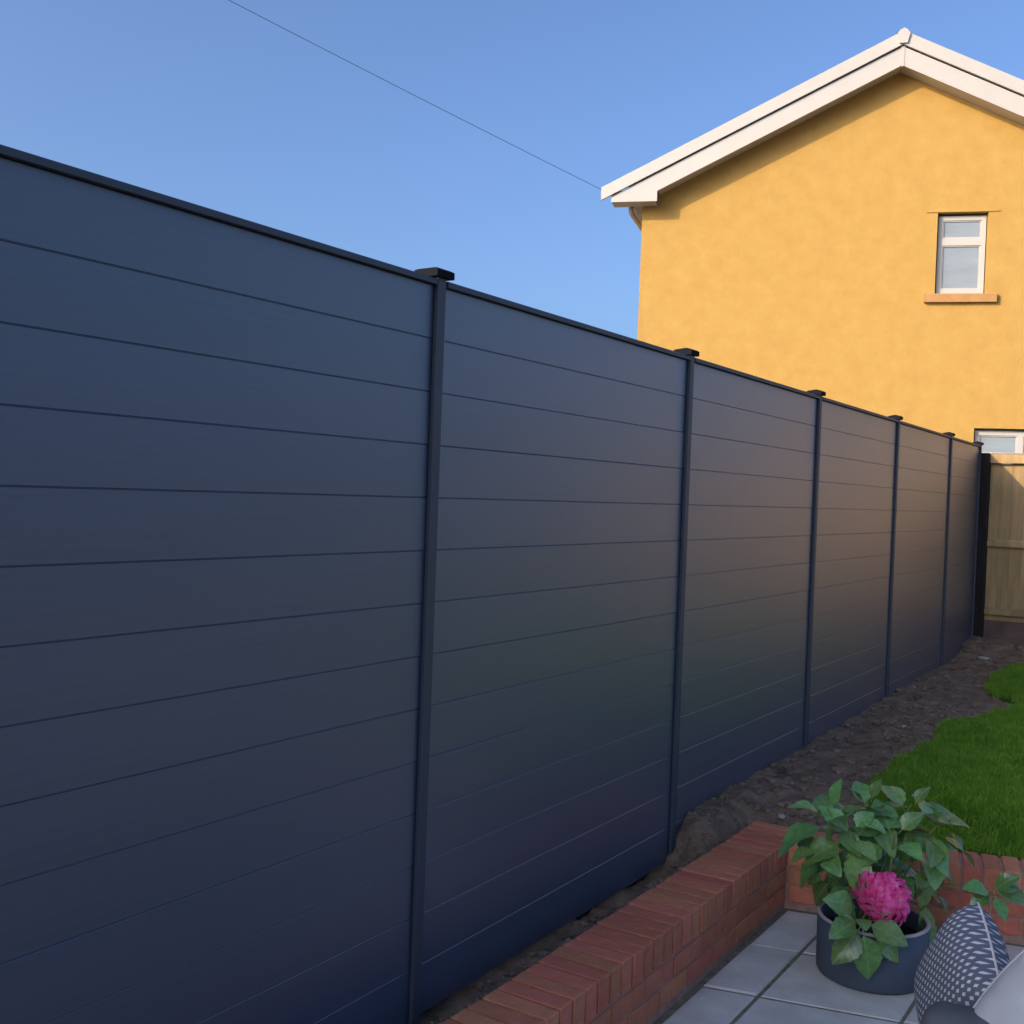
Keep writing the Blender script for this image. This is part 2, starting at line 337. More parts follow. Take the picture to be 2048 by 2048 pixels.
stone(0.075, 4.02, (0.050, 0.035, 0.026), 3, 'larger whitish rubble lump wedged between grey fence and brick wall')
stone(0.125, 4.11, (0.030, 0.024, 0.018), 5, 'smaller whitish rubble lump beside the brick wall edge')
stone(0.32, 6.9, (0.030, 0.022, 0.016), 8, 'pale flat stone on the bare soil between fence and lawn')
stone(0.21, 10.2, (0.06, 0.035, 0.025), 9, 'pale stone at the foot of the timber fence')

# ------------------------------------------------------------------ grey composite fence
fence = tag(empty('composite_fence', (0, Y1, 0)), 'long dark grey composite fence of wide horizontal boards between slim posts', 'fence')
NB, BP, BTOP = 14, 0.15, 2.0986
def board_mesh(L, name='board'):
    h = BP; c = 0.0018; F = -0.012; Bk = -0.034
    prof = [(Bk + 0.007, 0.0), (F - 0.0022, 0.0), (F - 0.0022, 0.0008), (F, 0.0008 + 0.0016), (F, h - c - 0.0005), (F - c, h - 0.0006), (Bk + 0.0065, h - 0.0006),
            (Bk + 0.0065, h + 0.012), (Bk, h + 0.012), (Bk, 0.0135), (Bk + 0.007, 0.0135)]
    return MB().prism(prof, 'y', 0, L).mesh(name)
bm_full = board_mesh(PW - 0.024)
END = YB - 0.06
last = Y1 + 4 * PW
bm_last = board_mesh(END - last - 0.075)
for i in range(-5, 5):
    y = Y1 + i * PW + 0.0375
    for k in range(NB):
        rr = random.Random(i * 50 + k)
        o = obj('board', bm_last if i == 4 else bm_full, M['board'], fence, loc=(rr.uniform(-0.0006, 0.0006), y - Y1, BTOP - BP * (k + 1)))
        o.rotation_euler = (0, rr.uniform(-0.0035, 0.0035), 0)
pm = MB()
pm.prism([(-0.009, 0.004), (0.001, 0.004), (0.003, 0.006), (0.003, 0.041), (0.001, 0.043), (-0.009, 0.043)], 'z', -0.35, 2.120)
pm.box(-0.055, -0.009, 0.012, 0.038, -0.35, 2.119)
pm.box(-0.070, -0.055, 0.0, 0.05, -0.35, 2.120)
post_me = pm.mesh('post')   # slim aluminium profile
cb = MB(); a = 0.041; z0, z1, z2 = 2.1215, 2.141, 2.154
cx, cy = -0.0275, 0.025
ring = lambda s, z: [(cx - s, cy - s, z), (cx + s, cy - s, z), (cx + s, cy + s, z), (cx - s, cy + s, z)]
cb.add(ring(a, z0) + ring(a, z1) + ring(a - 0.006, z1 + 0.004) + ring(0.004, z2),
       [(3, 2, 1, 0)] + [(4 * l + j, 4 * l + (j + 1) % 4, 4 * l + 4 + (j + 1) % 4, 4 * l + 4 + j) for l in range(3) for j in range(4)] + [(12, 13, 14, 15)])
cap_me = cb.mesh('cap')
for i in range(-5, 6):
    y = Y1 + i * PW if i < 5 else END - 0.05
    p = obj('post', post_me, M['fence_metal'], fence, loc=(0, y - Y1, 0))
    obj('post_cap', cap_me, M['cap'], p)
def rail_mesh(L):
    return MB().prism([(-0.046, 0), (0.004, 0), (0.004, 0.013), (0.001, 0.0165), (-0.043, 0.0165), (-0.046, 0.013)], 'y', 0, L).mesh('top_rail')
rf = rail_mesh(PW - 0.052); rl = rail_mesh(END - last - 0.103)
for i in range(-5, 5):
    obj('top_rail', rl if i == 4 else rf, M['fence_metal'], fence, loc=(0, i * PW + 0.051, BTOP + 0.001))

# ------------------------------------------------------------------ timber back fence
tf = tag(empty('timber_fence', (0, YB, 0.3)), 'weathered vertical board timber fence across the end of the garden, partly sunlit', 'fence')
for k in range(34):
    rr = random.Random(900 + k); w = 0.112
    b = MB().prism([(0, 0.010), (0, 0.0), (w, -0.006), (w, 0.014)], 'z', 0, 1.44 + rr.uniform(-0.006, 0.006)).mesh('board')
    obj('board', b, M['timber'], tf, loc=(0.047 + k * 0.1, 0.045 + rr.uniform(-0.002, 0.002), 0.215))
obj('top_rail', MB().prism([(-0.012, 1.66), (0.07, 1.66), (0.07, 1.71), (0.05, 1.755), (-0.012, 1.735)], 'x', 0.0712, 3.5), M['timber'], tf)
obj('middle_rail', MB().prism([(0.0, 0.895), (0.034, 0.895), (0.034, 0.960), (0.0, 0.935)], 'x', 0.0712, 3.5), M['timber'], tf)
obj('bottom_rail', MB().prism([(0.0, 0.27), (0.034, 0.27), (0.034, 0.33), (0.0, 0.31)], 'x', 0.0712, 3.5), M['timber'], tf)
obj('gravel_board', MB().box(0.0712, 3.5, 0.02, 0.055, -0.25, 0.214), M['gravel_board'], tf)
tag(obj('post', bevel_box(0.105, 0.10, 2.38, 0.006), M['timber_dark'], tf, loc=(0.018, -0.010, 0.56)), 'very dark corner post')
for x in (1.75, 3.45): obj('post', bevel_box(0.085, 0.085, 2.35, 0.006), M['timber'], tf, loc=(x, 0.11, 0.55))

# ------------------------------------------------------------------ brick wall
wall = tag(empty('garden_wall', (WX0, WY, PATIO)), 'low red brick L-shaped retaining wall with brick-on-edge top along the patio', 'wall')
wi = lambda x, y, z: (x - WX0, y - WY, z - PATIO)
ang = math.atan(SK)
core = MB()
core.box(*(0.007, WX1 - 0.007 - WX0), -3.7, 0.20, -0.10, WT - 0.0075 - PATIO)
core.prism([(WX0 + 0.006 - WX0, 0.005), (WX1 - WX0, 0.008), (2.3 - WX0, 0.008 + SK * (2.3 - WX1)), (2.3 - WX0, 0.211 + SK * (2.3 - WX1)), (WX1 - WX0, 0.211), (WX0 + 0.006 - WX0, 0.205)], 'z', -0.10, WT - 0.010 - PATIO)
obj('mortar', core, M['mortar'], wall)
rowlock = [jitter(bevel_box(0.215, 0.0655, 0.102, 0.0035), 0.0018, s) for s in range(5)]
stretch = [jitter(bevel_box(0.1025, 0.215, 0.065, 0.0035), 0.0018, s + 10) for s in range(5)]
def brick(me, x, y, z, rz=0.0):
    rr = random.Random(int(x * 9173 + y * 5171 + z * 131))
    o = obj('brick', me[rr.randrange(5)], M['brick'], wall, loc=wi(x + rr.uniform(-.0015, .0015), y, z + rr.uniform(-.0012, .0012)),
            rot=(rr.uniform(-.006, .006), rr.uniform(-.006, .006), rz + rr.uniform(-.006, .006)))
    return o
xc = (WX0 + WX1) / 2
y = WY + 0.215 - 0.035
while y > 0.9:
    brick(rowlock, xc, y, WT - 0.051); y -= 0.0755
for c in range(2):
    z = WT - 0.112 - 0.0325 - 0.075 * c
    y = WY - 0.112 - (0.1125 if c else 0.0)
    while y > 0.9:
        brick(stretch, WX1 - 0.0515, y, z); y -= 0.225
    if c: brick(stretch, WX1 - 0.0515, WY - 0.056, z).scale = (1, 0.47, 1)
# short arm
ca, sa = math.cos(ang), math.sin(ang)
def arm(t, d): return (WX1 + t * ca - d * sa, WY + t * sa + d * ca)
t = 0.040
while t < 1.9:
    x, y = arm(t, 0.104); brick(rowlock, x, y, WT - 0.051, ang + math.pi / 2); t += 0.0755
for c in range(2):
    z = WT - 0.112 - 0.0325 - 0.075 * c; t = 0.118 + (0.1125 if c == 0 else 0)
    if c == 0:
        x, y = arm(0.060, 0.0515); brick(stretch, x, y, z, ang + math.pi / 2).scale = (1, 0.475, 1)
    while t < 1.9:
        x, y = arm(t, 0.0515); brick(stretch, x, y, z, ang + math.pi / 2); t += 0.225

# ------------------------------------------------------------------ patio
pts = [(WX1 - 0.01, -1.2), (4.2, -1.2), (4.2, WY + SK * (4.2 - WX1) + 0.02), (WX1 - 0.01, WY + 0.02)]
patio = tag(obj('patio', MB().prism(pts, 'z', PATIO - 0.12, PATIO - 0.006), M['joint']), kind='structure')
colx = [WX1 + 0.012, 0.605, 1.06, 1.515, 1.97, 2.425, 2.88]
for ci in range(6):
    xa, xb = colx[ci] + 0.006, colx[ci + 1] - 0.006
    for k in range(-1, 10):
        yt = 4.085 - 0.455 * k; f = lambda x, y: y + SK * (x - 0.42)
        ya, ybb = yt - 0.455 + 0.007, yt - 0.007
        if k == -1: ybb = min(ybb, 4.545 - 0.022)
        c = [(xa, f(xa, ya)), (xb, f(xb, ya)), (xb, f(xb, ybb)), (xa, f(xa, ybb))]
        cxm = sum(p[0] for p in c) / 4; cym = sum(p[1] for p in c) / 4; b = 0.005
        ins = [(p[0] + math.copysign(b, cxm - p[0]), p[1] + math.copysign(b, cym - p[1])) for p in c]
        rr = random.Random(ci * 31 + k); dz = rr.uniform(-0.0025, 0.0025)
        z0, z1, z2 = PATIO - 0.03, PATIO - b + dz, PATIO + dz
        m = MB().add([(x, y, z0) for x, y in c] + [(x, y, z1) for x, y in c] + [(x, y, z2) for x, y in ins],
                     [(3, 2, 1, 0)] + [(4 * l + j, 4 * l + (j + 1) % 4, 4 * l + 4 + (j + 1) % 4, 4 * l + 4 + j) for l in range(2) for j in range(4)] + [(8, 9, 10, 11)])
        obj('paving_slab', m, M['slab'], patio)

# ------------------------------------------------------------------ house
TH = math.radians(19)
house = tag(empty('house', (-4.666, 13.088, -0.32), TH), 'yellow rendered two-storey house with white gable bargeboards behind the fences', 'house')
G = 0.32; HW = 3.135; W = 2 * HW; DEP = 8.0; OH = 0.27; PITCH = 0.492
w = MB()
O1 = (3.70, 4.255, 4.185, 5.16); O2 = (4.20, 5.75, 1.15, 2.525)
def quad(s0, s1, za, zb): w.add([(s0, 0, za + G), (s1, 0, za + G), (s1, 0, zb + G), (s0, 0, zb + G)], [(0, 1, 2, 3)])
O1 = (3.652, 4.236, 4.165, 5.165); O2 = (4.176, 5.75, 1.15, 2.527)
quad(0, W, -0.32, O2[2]); quad(0, O2[0], O2[2], O2[3]); quad(O2[1], W, O2[2], O2[3]); quad(0, W, O2[3], O1[2])
quad(0, O1[0], O1[2], O1[3]); quad(O1[1], W, O1[2], O1[3])
zt = lambda s: 6.93 - PITCH * abs(s - HW)
w.add([(0, 0, O1[3] + G), (W, 0, O1[3] + G), (W, 0, zt(W) + G), (HW, 0, zt(HW) + G), (0, 0, zt(0) + G)], [(0, 1, 2, 3, 4)])
for (a, b, c, d) in (O1, O2):
    e = 0.16
    w.add([(a, 0, c + G), (b, 0, c + G), (b, 0, d + G), (a, 0, d + G), (a, e, c + G), (b, e, c + G), (b, e, d + G), (a, e, d + G)],
          [(0, 4, 5, 1), (1, 5, 6, 2), (2, 6, 7, 3), (3, 7, 4, 0)])
w.add([(0, 0, 0), (0, DEP, 0), (0, DEP, zt(0) + G), (0, 0, zt(0) + G)], [(0, 3, 2, 1)])
w.add([(W, 0, 0), (W, DEP, 0), (W, DEP, zt(W) + G), (W, 0, zt(W) + G)], [(0, 1, 2, 3)])
w.add([(0, DEP, 0), (W, DEP, 0), (W, DEP, zt(W) + G), (HW, DEP, zt(HW) + G), (0, DEP, zt(0) + G)], [(4, 3, 2, 1, 0)])
me = bpy.data.meshes.new('wall'); me.from_pydata(w.v, [], w.f); me.update()
obj('wall', me, M['render'], house)
# side wing of the same house, set back a little
wg = MB().box(W - 0.01, W + 2.6, 0.35, 7.0, 0, 5.2 + G)
wing = obj('side_wing', wg, M['render'], house)
obj('wing_roof', MB().prism([(0.0, 5.2 + G), (7.35, 5.2 + G), (7.35, 5.26 + G), (3.7, 6.9 + G), (0.0, 5.26 + G)], 'x', W + 0.001, W + 2.8), M['roof'], wing)
# drip beads over the window
obj('drip_bead', MB().box(O1[0] - 0.13, O1[1] + 0.13, -0.012, -0.001, O1[3] + 0.004 + G, O1[3] + 0.016 + G), M['render'], house)
# roof: two slabs
AP = 7.285 + G
def slope_prism(side, top, bot, s_out, y0, y1, s_in=0.0):
    """band between two roof-parallel lines on one side of the ridge; s measured from the ridge"""
    P = [(s_in, AP + top - PITCH * s_in), (s_in, AP + bot - PITCH * s_in), (s_out, AP + bot - PITCH * s_out), (s_out, AP + top - PITCH * s_out)]
    P = [(HW + side * p[0], p[1]) for p in P]
    return MB().prism(P, 'y', y0, y1)
SO = HW + 0.50
for side in (-1, 1):
    rt = obj('roof_slope', slope_prism(side, -0.01, -0.13, HW + 0.16, -OH - 0.01, DEP + OH, 0.001), M['roof'], house)
    obj('verge_trim', slope_prism(side, 0.012, -0.150, SO, -OH - 0.055, -OH - 0.012, 0.002), M['upvc'], rt)
    # bargeboard with boxed eaves end
    zl = lambda s: AP - 0.395 - PITCH * s
    zu = lambda s: AP - 0.168 - PITCH * s
    e0, e1 = HW - 0.22, HW + 0.37
    zb = 5.325 + G
    P = [(0.001, zl(0.001)), (e0, zl(e0)), (e0, zb), (e1, zb), (e1, zu(e1)), (0.001, zu(0.001))]
    P = [(HW + side * p[0], p[1]) for p in P]
    bb = obj('bargeboard', MB().prism(P, 'y', -OH - 0.022, -OH), M['upvc'], house)
    # soffit between the bargeboard and the wall, and the boxed end
    obj('soffit', MB().prism([(HW + side * 0.002, zl(0.002) + 0.03), (HW + side * e0, zl(e0) + 0.03), (HW + side * e0, zl(e0) + 0.018), (HW + side * 0.002, zl(0.002) + 0.018)], 'y', -OH + 0.001, -0.002), M['upvc'], bb)
    xa, xb = sorted((HW + side * e0, HW + side * e1))
    obj('box_end', MB().box(xa + 0.001, xb - 0.03, -OH + 0.001, -0.002, zb + 0.006, zl(e0) + 0.016), M['upvc'], bb)
    # eaves soffit, fascia and gutter along the side
    xa, xb = sorted((HW + side * (HW + 0.003), HW + side * (HW + 0.09)))
    obj('eaves_soffit', MB().box(xa, xb, 0.002, DEP, zb + 0.004, zb + 0.02), M['upvc'], house)
    xa, xb = sorted((HW + side * (HW + 0.09), HW + side * (HW + 0.108)))
    obj('fascia', MB().box(xa, xb, 0.002, DEP, zb + 0.002, zu(HW) - 0.01), M['upvc'], house)
    gx = HW + side * (HW + 0.165); n = 8
    prof = [(gx + 0.056 * math.cos(math.pi + math.pi * j / n), zb + 0.10 + 0.056 * math.sin(math.pi + math.pi * j / n)) for j in range(n + 1)]
    prof += [(gx + 0.050 * math.cos(2 * math.pi - math.pi * j / n), zb + 0.10 + 0.050 * math.sin(2 * math.pi - math.pi * j / n)) for j in range(n + 1)]
    gt = obj('gutter', MB().prism(prof, 'y', -0.05, DEP), M['upvc'], house)
    sg = side
    obj('downpipe', MB().tube([(HW + sg * (HW + 0.165), 0.10, zb + 0.05), (HW + sg * (HW + 0.165), 0.10, zb - 0.02), (HW + sg * (HW + 0.15), 0.14, zb - 0.06), (HW + sg * (HW + 0.07), 0.50, zb - 0.15),
                              (HW + sg * (HW + 0.045), 0.60, zb - 0.19), (HW + sg * (HW + 0.045), 0.62, zb - 0.28), (HW + sg * (HW + 0.045), 0.62, 0.05)], 0.033, 12).mesh('downpipe', True), M['upvc'], gt)
rc = MB().prism([(HW + 0.085, AP - 0.012), (HW + 0.045, AP + 0.026), (HW, AP + 0.040), (HW - 0.045, AP + 0.026), (HW - 0.085, AP - 0.012), (HW, AP + 0.016)], 'y', -OH - 0.03, DEP + OH)
rdg = obj('ridge_tile', rc, M['roof'], house)
obj('ridge_end_cap', MB().prism([(HW + 0.075, AP - 0.03), (HW + 0.04, AP + 0.014), (HW, AP + 0.036), (HW - 0.04, AP + 0.014), (HW - 0.075, AP - 0.03), (HW - 0.045, AP - 0.145), (HW + 0.045, AP - 0.145)], 'y', -OH - 0.082, -OH - 0.057), M['upvc'], rdg)
obj('bargeboard_joint_cover', MB().prism([(HW + 0.022, AP - 0.165), (HW - 0.022, AP - 0.165), (HW - 0.022, AP - 0.395), (HW, AP - 0.415), (HW + 0.022, AP - 0.395)], 'y', -OH - 0.028, -OH - 0.0225), M['upvc'], house)
# windows
def window(op, splits, sillproj, label=None):
    a, b, c, d = op; y0 = 0.075; f = 0.052; y1 = y0 + 0.06
    m = MB(); z0, z1 = c + 0.022 + G, d - 0.028 + G; a2, b2 = a + 0.022, b - 0.012
    m.box(a2, b2, y0, y1, z0, z0 + f); m.box(a2, b2, y0, y1, z1 - f, z1)
    xs = [a2] + [x for x in splits[0]] + [b2]
    zc = splits[1] + G
    m.box(a2, a2 + f, y0, y1, z0 + f, z1 - f); m.box(b2 - f, b2, y0, y1, z0 + f, z1 - f)
    for x in splits[0]: m.box(x - 0.035, x + 0.035, y0, y1, z0 + f, z1 - f)
    edges = [a2 + f] + sum([[x - 0.035, x + 0.035] for x in splits[0]], []) + [b2 - f]
    panes = []
    for i in range(0, len(edges), 2):
        xa, xb = edges[i], edges[i + 1]
        m.box(xa, xb, y0, y1, zc - 0.045, zc + 0.045)
        panes += [(xa, xb, z0 + f, zc - 0.045), (xa, xb, zc + 0.045, z1 - f)]
    wo = obj('window', m, M['upvc'], house)
    for (xa, xb, za, zb_) in panes:
        # a slim sash bead round each pane
        s = MB(); e = 0.014
        s.box(xa, xb, y0 + 0.012, y0 + 0.03, za, za + e); s.box(xa, xb, y0 + 0.012, y0 + 0.03, zb_ - e, zb_); s.box(xa, xa + e, y0 + 0.012, y0 + 0.03, za + e, zb_ - e); s.box(xb - e, xb, y0 + 0.012, y0 + 0.03, za + e, zb_ - e)
        obj('sash', s, M['upvc'], wo)
        obj('pane', MB().box(xa + e * 0.5, xb - e * 0.5, y0 + 0.026, y0 + 0.040, za + e * 0.5, zb_ - e * 0.5), M['pane'], wo)
    obj('sill', MB().prism([(y1, c + 0.022 + G), (-0.055, c - 0.002 + G), (-0.06, c - 0.012 + G), (-0.06, c - 0.105 + G), (-0.001, c - 0.105 + G), (-0.001, c - 0.001 + G), (y1, c - 0.001 + G)], 'x', a - 0.125 if sillproj else a, b + 0.125 if sillproj else b), M['sill'], wo)
    obj('lining', MB().box(a - 0.02, b + 0.02, 0.161, 0.175, c - 0.02 + G, d + 0.02 + G), M['pane'], wo)
window(O1, ([], 4.822), True)
window(O2, ([4.72, 5.23], 2.18), True)

# ------------------------------------------------------------------ telephone cable to the eaves
A = Vector((-5.015, 12.69, 5.475)); B = at(490, 0, 11.5); B = A + (B - A) * 3.2
cp = []
for i in range(41):
    t = i / 40; p = A.lerp(B, t); p.z -= 0.10 * 4 * t * (1 - t); cp.append(p)
tag(obj('overhead_cable', MB().tube(cp, 0.0032, 6).mesh('overhead_cable', True), M['cable']), 'thin overhead cable crossing the blue sky to the house eaves', 'cable')

# ------------------------------------------------------------------ planter
PC = Vector((0.872, 4.115, PATIO)); PR = 0.194; PH = 0.205
pot = tag(empty('plant_pot', PC), 'round blue-grey planter standing on the patio slabs in the wall corner', 'plant pot')
def lathe(prof, k=48):
    m = MB(); n = len(prof)
    vs = [(r * math.cos(2 * math.pi * j / k), r * math.sin(2 * math.pi * j / k), z) for r, z in prof for j in range(k)]
    return m.add(vs, [(i * k + j, i * k + (j + 1) % k, (i + 1) * k + (j + 1) % k, (i + 1) * k + j) for i in range(n - 1) for j in range(k)])
obj('body', lathe([(0.001, 0.001), (PR - 0.006, 0.001), (PR, 0.010), (PR + 0.001, 0.1), (PR + 0.002, PH - 0.004), (PR - 0.010, PH - 0.004), (PR - 0.012, 0.1), (PR - 0.014, 0.02), (0.001, 0.02)]).mesh('body', True), M['pot'], pot)
obj('rim', lathe([(PR - 0.011, PH - 0.003), (PR - 0.011, PH + 0.002), (PR - 0.007, PH + 0.005), (PR - 0.001, PH + 0.005), (PR + 0.003, PH + 0.002), (PR + 0.003, PH - 0.003)]).mesh('rim', True), M['pot_rim'], pot)
cm = lathe([(0.001, 0.150), (0.06, 0.152), (0.12, 0.147), (PR - 0.013, 0.140)], 32).mesh('compost', True); obj('compost', cm, M['compost'], pot)

# ------------------------------------------------------------------ hydrangea
hyd = tag(empty('hydrangea', (PC.x, PC.y, PATIO + 0.15)), 'leafy hydrangea with one magenta flower head growing in the round planter', 'plant')
H0 = Vector((PC.x, PC.y, PATIO + 0.15))
def leaf_mesh(seed):
    r = random.Random(seed); n = 12; cs = (-1, -0.5, 0, 0.5, 1); V = []; F = []
    bend = r.uniform(0.18, 0.42); fold = r.uniform(0.12, 0.30); twist = r.uniform(-0.25, 0.25); wmax = r.uniform(0.34, 0.42)
    for i in range(n + 1):
        t = i / n; wd = wmax * (math.sin(math.pi * t ** 0.80) ** 0.85 if 0 < t < 1 else 0.0) * (1.0 - 0.15 * t) + 0.004
        for s in cs:
            ser = (0.93 if i % 2 else 1.04) if abs(s) == 1 else 1.0
            yy = s * wd * ser; z = fold * abs(yy) - bend * t * t + 0.03 * math.sin(9 * t + 3 * s) * abs(s) + twist * t * yy
            V.append((t * (1 - 0.08 * bend * t) + (0.02 if ser < 1 else 0), yy, z))
    for i in range(n):
        for j in range(4): F.append((i * 5 + j, i * 5 + j + 1, i * 5 + j + 6, i * 5 + j + 5))
    # petiole
    o = len(V); V += [(-0.22, -0.012, 0.0), (-0.22, 0.012, 0.0), (0.02, 0.012, 0.002), (0.02, -0.012, 0.002)]; F.append((o, o + 1, o + 2, o + 3))
    me = bpy.data.meshes.new('leaf'); me.from_pydata(V, [], F); me.update(); me.polygons.foreach_set('use_smooth', [True] * len(F)); me.materials.append(M['leaf']); return me
leaves = [leaf_mesh(i) for i in range(7)]
def place_leaf(p, d, up, L, seed):
    d = d.normalized(); s = up.cross(d)
    if s.length < 1e-3: s = Vector((1, 0, 0)).cross(d)
    s.normalize(); u = d.cross(s)
    o = bpy.data.objects.new('leaf', leaves[seed % 7]); col.objects.link(o); o.parent = hyd
    mw = Matrix(((d.x, s.x, u.x, 0), (d.y, s.y, u.y, 0), (d.z, s.z, u.z, 0), (0, 0, 0, 1)))
    o.matrix_local = Matrix.Translation(p - H0) @ mw @ Matrix.Scale(L, 4)
    return o
def stem(path, r0=0.0055, r1=0.003):
    n = len(path); obj('stem', MB().tube([Vector(p) - H0 for p in path], [r0 + (r1 - r0) * i / (n - 1) for i in range(n)], 7).mesh('stem', True), M['stem'], hyd)
def bez(a, b, c, n=8): return [a * (1 - t) ** 2 + b * 2 * t * (1 - t) + c * t * t for t in [i / n for i in range(n + 1)]]
rr = random.Random(5)
def rosette(px, py, D, n, L, tilt, ax=None, base=None, ph=0.0):
    """shoot tip at a photograph position with pairs of leaves round it"""
    tip = at(px, py, D); ax = (ax or Vector((0, 0, 1))).normalized()
    b = base or (H0 + Vector((rr.uniform(-0.06, 0.06), rr.uniform(-0.06, 0.06), 0)))
    path = bez(b, b.lerp(tip, 0.5) + Vector((0, 0, 0.06)), tip); stem(path)
    e1 = ax.orthogonal().normalized(); e2 = ax.cross(e1)
    for k in range(n):
        a = ph + k * math.pi + (k // 2) * math.pi / 2 + rr.uniform(-0.35, 0.35)
        lv = k // 2; out = e1 * math.cos(a) + e2 * math.sin(a)
        el = tilt + 0.12 - 0.34 * lv + rr.uniform(-0.2, 0.2)
        d = out * math.cos(el) + ax * math.sin(el)
        l = 1.22 * L * (0.62 + 0.22 * min(lv, 2)) * rr.uniform(0.68, 1.18)
        p = tip - ax * (0.028 * lv) + out * (0.012 + 0.2 * l)
        place_leaf(p, d, ax, l, rr.randrange(100))
C = lambda x, y, z: CR * x + CU * y - CF * z       # direction: right, up, towards the viewer
rosette(1655, 1618, 4.05, 7, 0.125, 0.75, C(-0.35, 0.9, 0.15))
rosette(1735, 1598, 4.12, 7, 0.125, 0.85, C(-0.05, 1.0, 0.1))
rosette(1822, 1608, 4.10, 7, 0.125, 0.80, C(0.1, 1.0, 0.2))
rosette(1885, 1640, 4.05, 8, 0.130, 0.60, C(0.45, 0.85, 0.15))
rosette(1700, 1660, 3.98, 7, 0.125, 0.60, C(-0.1, 0.85, 0.5))
rosette(1790, 1665, 3.98, 6, 0.130, 0.55, C(0.0, 0.85, 0.5))
rosette(1850, 1690, 4.12, 7, 0.120, 0.40, C(0.4, 0.8, 0.3))
rosette(1640, 1690, 4.02, 6, 0.120, 0.35, C(-0.6, 0.7, 0.3))
rosette(1655, 1745, 4.05, 6, 0.120, 0.25, C(-0.6, 0.5, 0.4))
rosette(1865, 1775, 4.08, 6, 0.120, 0.15, C(0.6, 0.6, 0.4))
rosette(1725, 1710, 4.15, 6, 0.120, 0.4, C(0.0, 0.9, 0.3))
rosette(1780, 1725, 4.10, 6, 0.115, 0.4, C(0.1, 0.9, 0.3))
# the arching shoot that hangs over the front of the pot
b0 = H0 + C(-0.04, 0.02, 0.08)
tip = at(1722, 1845, 3.84)
stem(bez(b0, b0 + C(0.0, 0.16, 0.06), tip), 0.005, 0.003)
for (px, py, D, dx, dy, dz, L, uz) in [(1705, 1812, 3.84, -0.55, 0.35, 0.45, 0.105, 0.6), (1740, 1818, 3.85, 0.55, 0.40, 0.45, 0.100, 0.6), (1708, 1845, 3.82, -0.75, -0.10, 0.55, 0.105, 0.5),
                                     (1742, 1850, 3.82, 0.75, -0.22, 0.40, 0.115, 0.5), (1715, 1862, 3.82, -0.62, -0.72, 0.22, 0.125, 0.7), (1728, 1872, 3.81, 0.12, -0.95, 0.16, 0.135, 0.9),
                                     (1752, 1875, 3.83, 0.70, -0.55, 0.30, 0.10, 0.6), (1722, 1838, 3.80, -0.1, 0.1, 0.95, 0.07, 0.2)]:
    place_leaf(at(px, py, D), C(dx, dy, dz), C(0, 1 - uz, uz), L * 1.15, rr.randrange(100))
# side shoot reaching behind the cushion
b1 = H0 + C(0.10, 0.03, -0.02); t1 = at(1985, 1785, 4.05)
stem(bez(b1, b1 + C(0.10, 0.20, 0), t1), 0.0045, 0.0025)
for (dx, dy, dz, L) in [(0.35, 0.55, 0.3, 0.10), (0.95, -0.12, 0.15, 0.13), (-0.8, 0.3, 0.2, 0.10), (-0.75, -0.25, 0.3, 0.09), (0.2, -0.6, 0.6, 0.085), (0.85, 0.25, -0.2, 0.10)]:
    place_leaf(t1 + C(dx, dy, dz).normalized() * 0.02, C(dx, dy, dz), C(0, 0.85, 0.5), L, rr.randrange(100))
# flower head: dome of four-petalled florets
fc = at(1768, 1795, 3.87)
stem(bez(H0 + C(0.02, 0, 0.05), H0 + C(0.02, 0.16, 0.05), fc), 0.005, 0.004)
fv = MB(); fr = random.Random(77); nf = 190
for i in range(nf):
    zz = 1 - 2 * (i + 0.5) / nf; a = i * 2.39996; rad = math.sqrt(1 - zz * zz)
    nrm = Vector((rad * math.cos(a), rad * math.sin(a), zz))
    if nrm.dot(-CF) < -0.55: continue
    n_ = (nrm + Vector((fr.uniform(-.22, .22), fr.uniform(-.22, .22), fr.uniform(-.22, .22)))).normalized()
    q = CR * nrm.dot(CR) * 0.098 + CU * nrm.dot(CU) * 0.082 + CF * nrm.dot(CF) * 0.075
    ca_, sa_ = math.cos(-0.62), math.sin(-0.62)                       # the head hangs towards the lower right
    xr, yr = q.dot(CR), q.dot(CU); q = CR * (xr * ca_ - yr * sa_) + CU * (xr * sa_ + yr * ca_) + CF * q.dot(CF)
    c0 = fc - H0 + q * (fr.uniform(0.90, 1.0) + 0.10 * math.sin(3.1 * nrm.x + 1.3) * math.sin(2.7 * nrm.z + 4.0 * nrm.y)); e1 = n_.orthogonal().normalized(); e2 = n_.cross(e1); ro = fr.uniform(0, 1.57); pl = fr.uniform(0.014, 0.019)
    for k in range(4):
        b = ro + k * math.pi / 2; d1 = e1 * math.cos(b) + e2 * math.sin(b); d2 = n_.cross(d1)
        up = fr.uniform(0.0, 0.22)
        V = [c0, c0 + d1 * pl * 0.5 + d2 * pl * 0.52 + n_ * pl * up * 0.6, c0 + d1 * pl * 0.95 + d2 * pl * 0.36 + n_ * pl * up * 0.3, c0 + d1 * pl * 0.95 - d2 * pl * 0.36 + n_ * pl * up * 0.3, c0 + d1 * pl * 0.5 - d2 * pl * 0.52 + n_ * pl * up * 0.6]
        fv.add(V, [(0, 4, 3, 2, 1)])
me = bpy.data.meshes.new('flower_head'); me.from_pydata(fv.v, [], fv.f); me.update()
fh = tag(obj('flower_head', me, M['petal'], hyd), 'magenta mophead flower of many small florets')

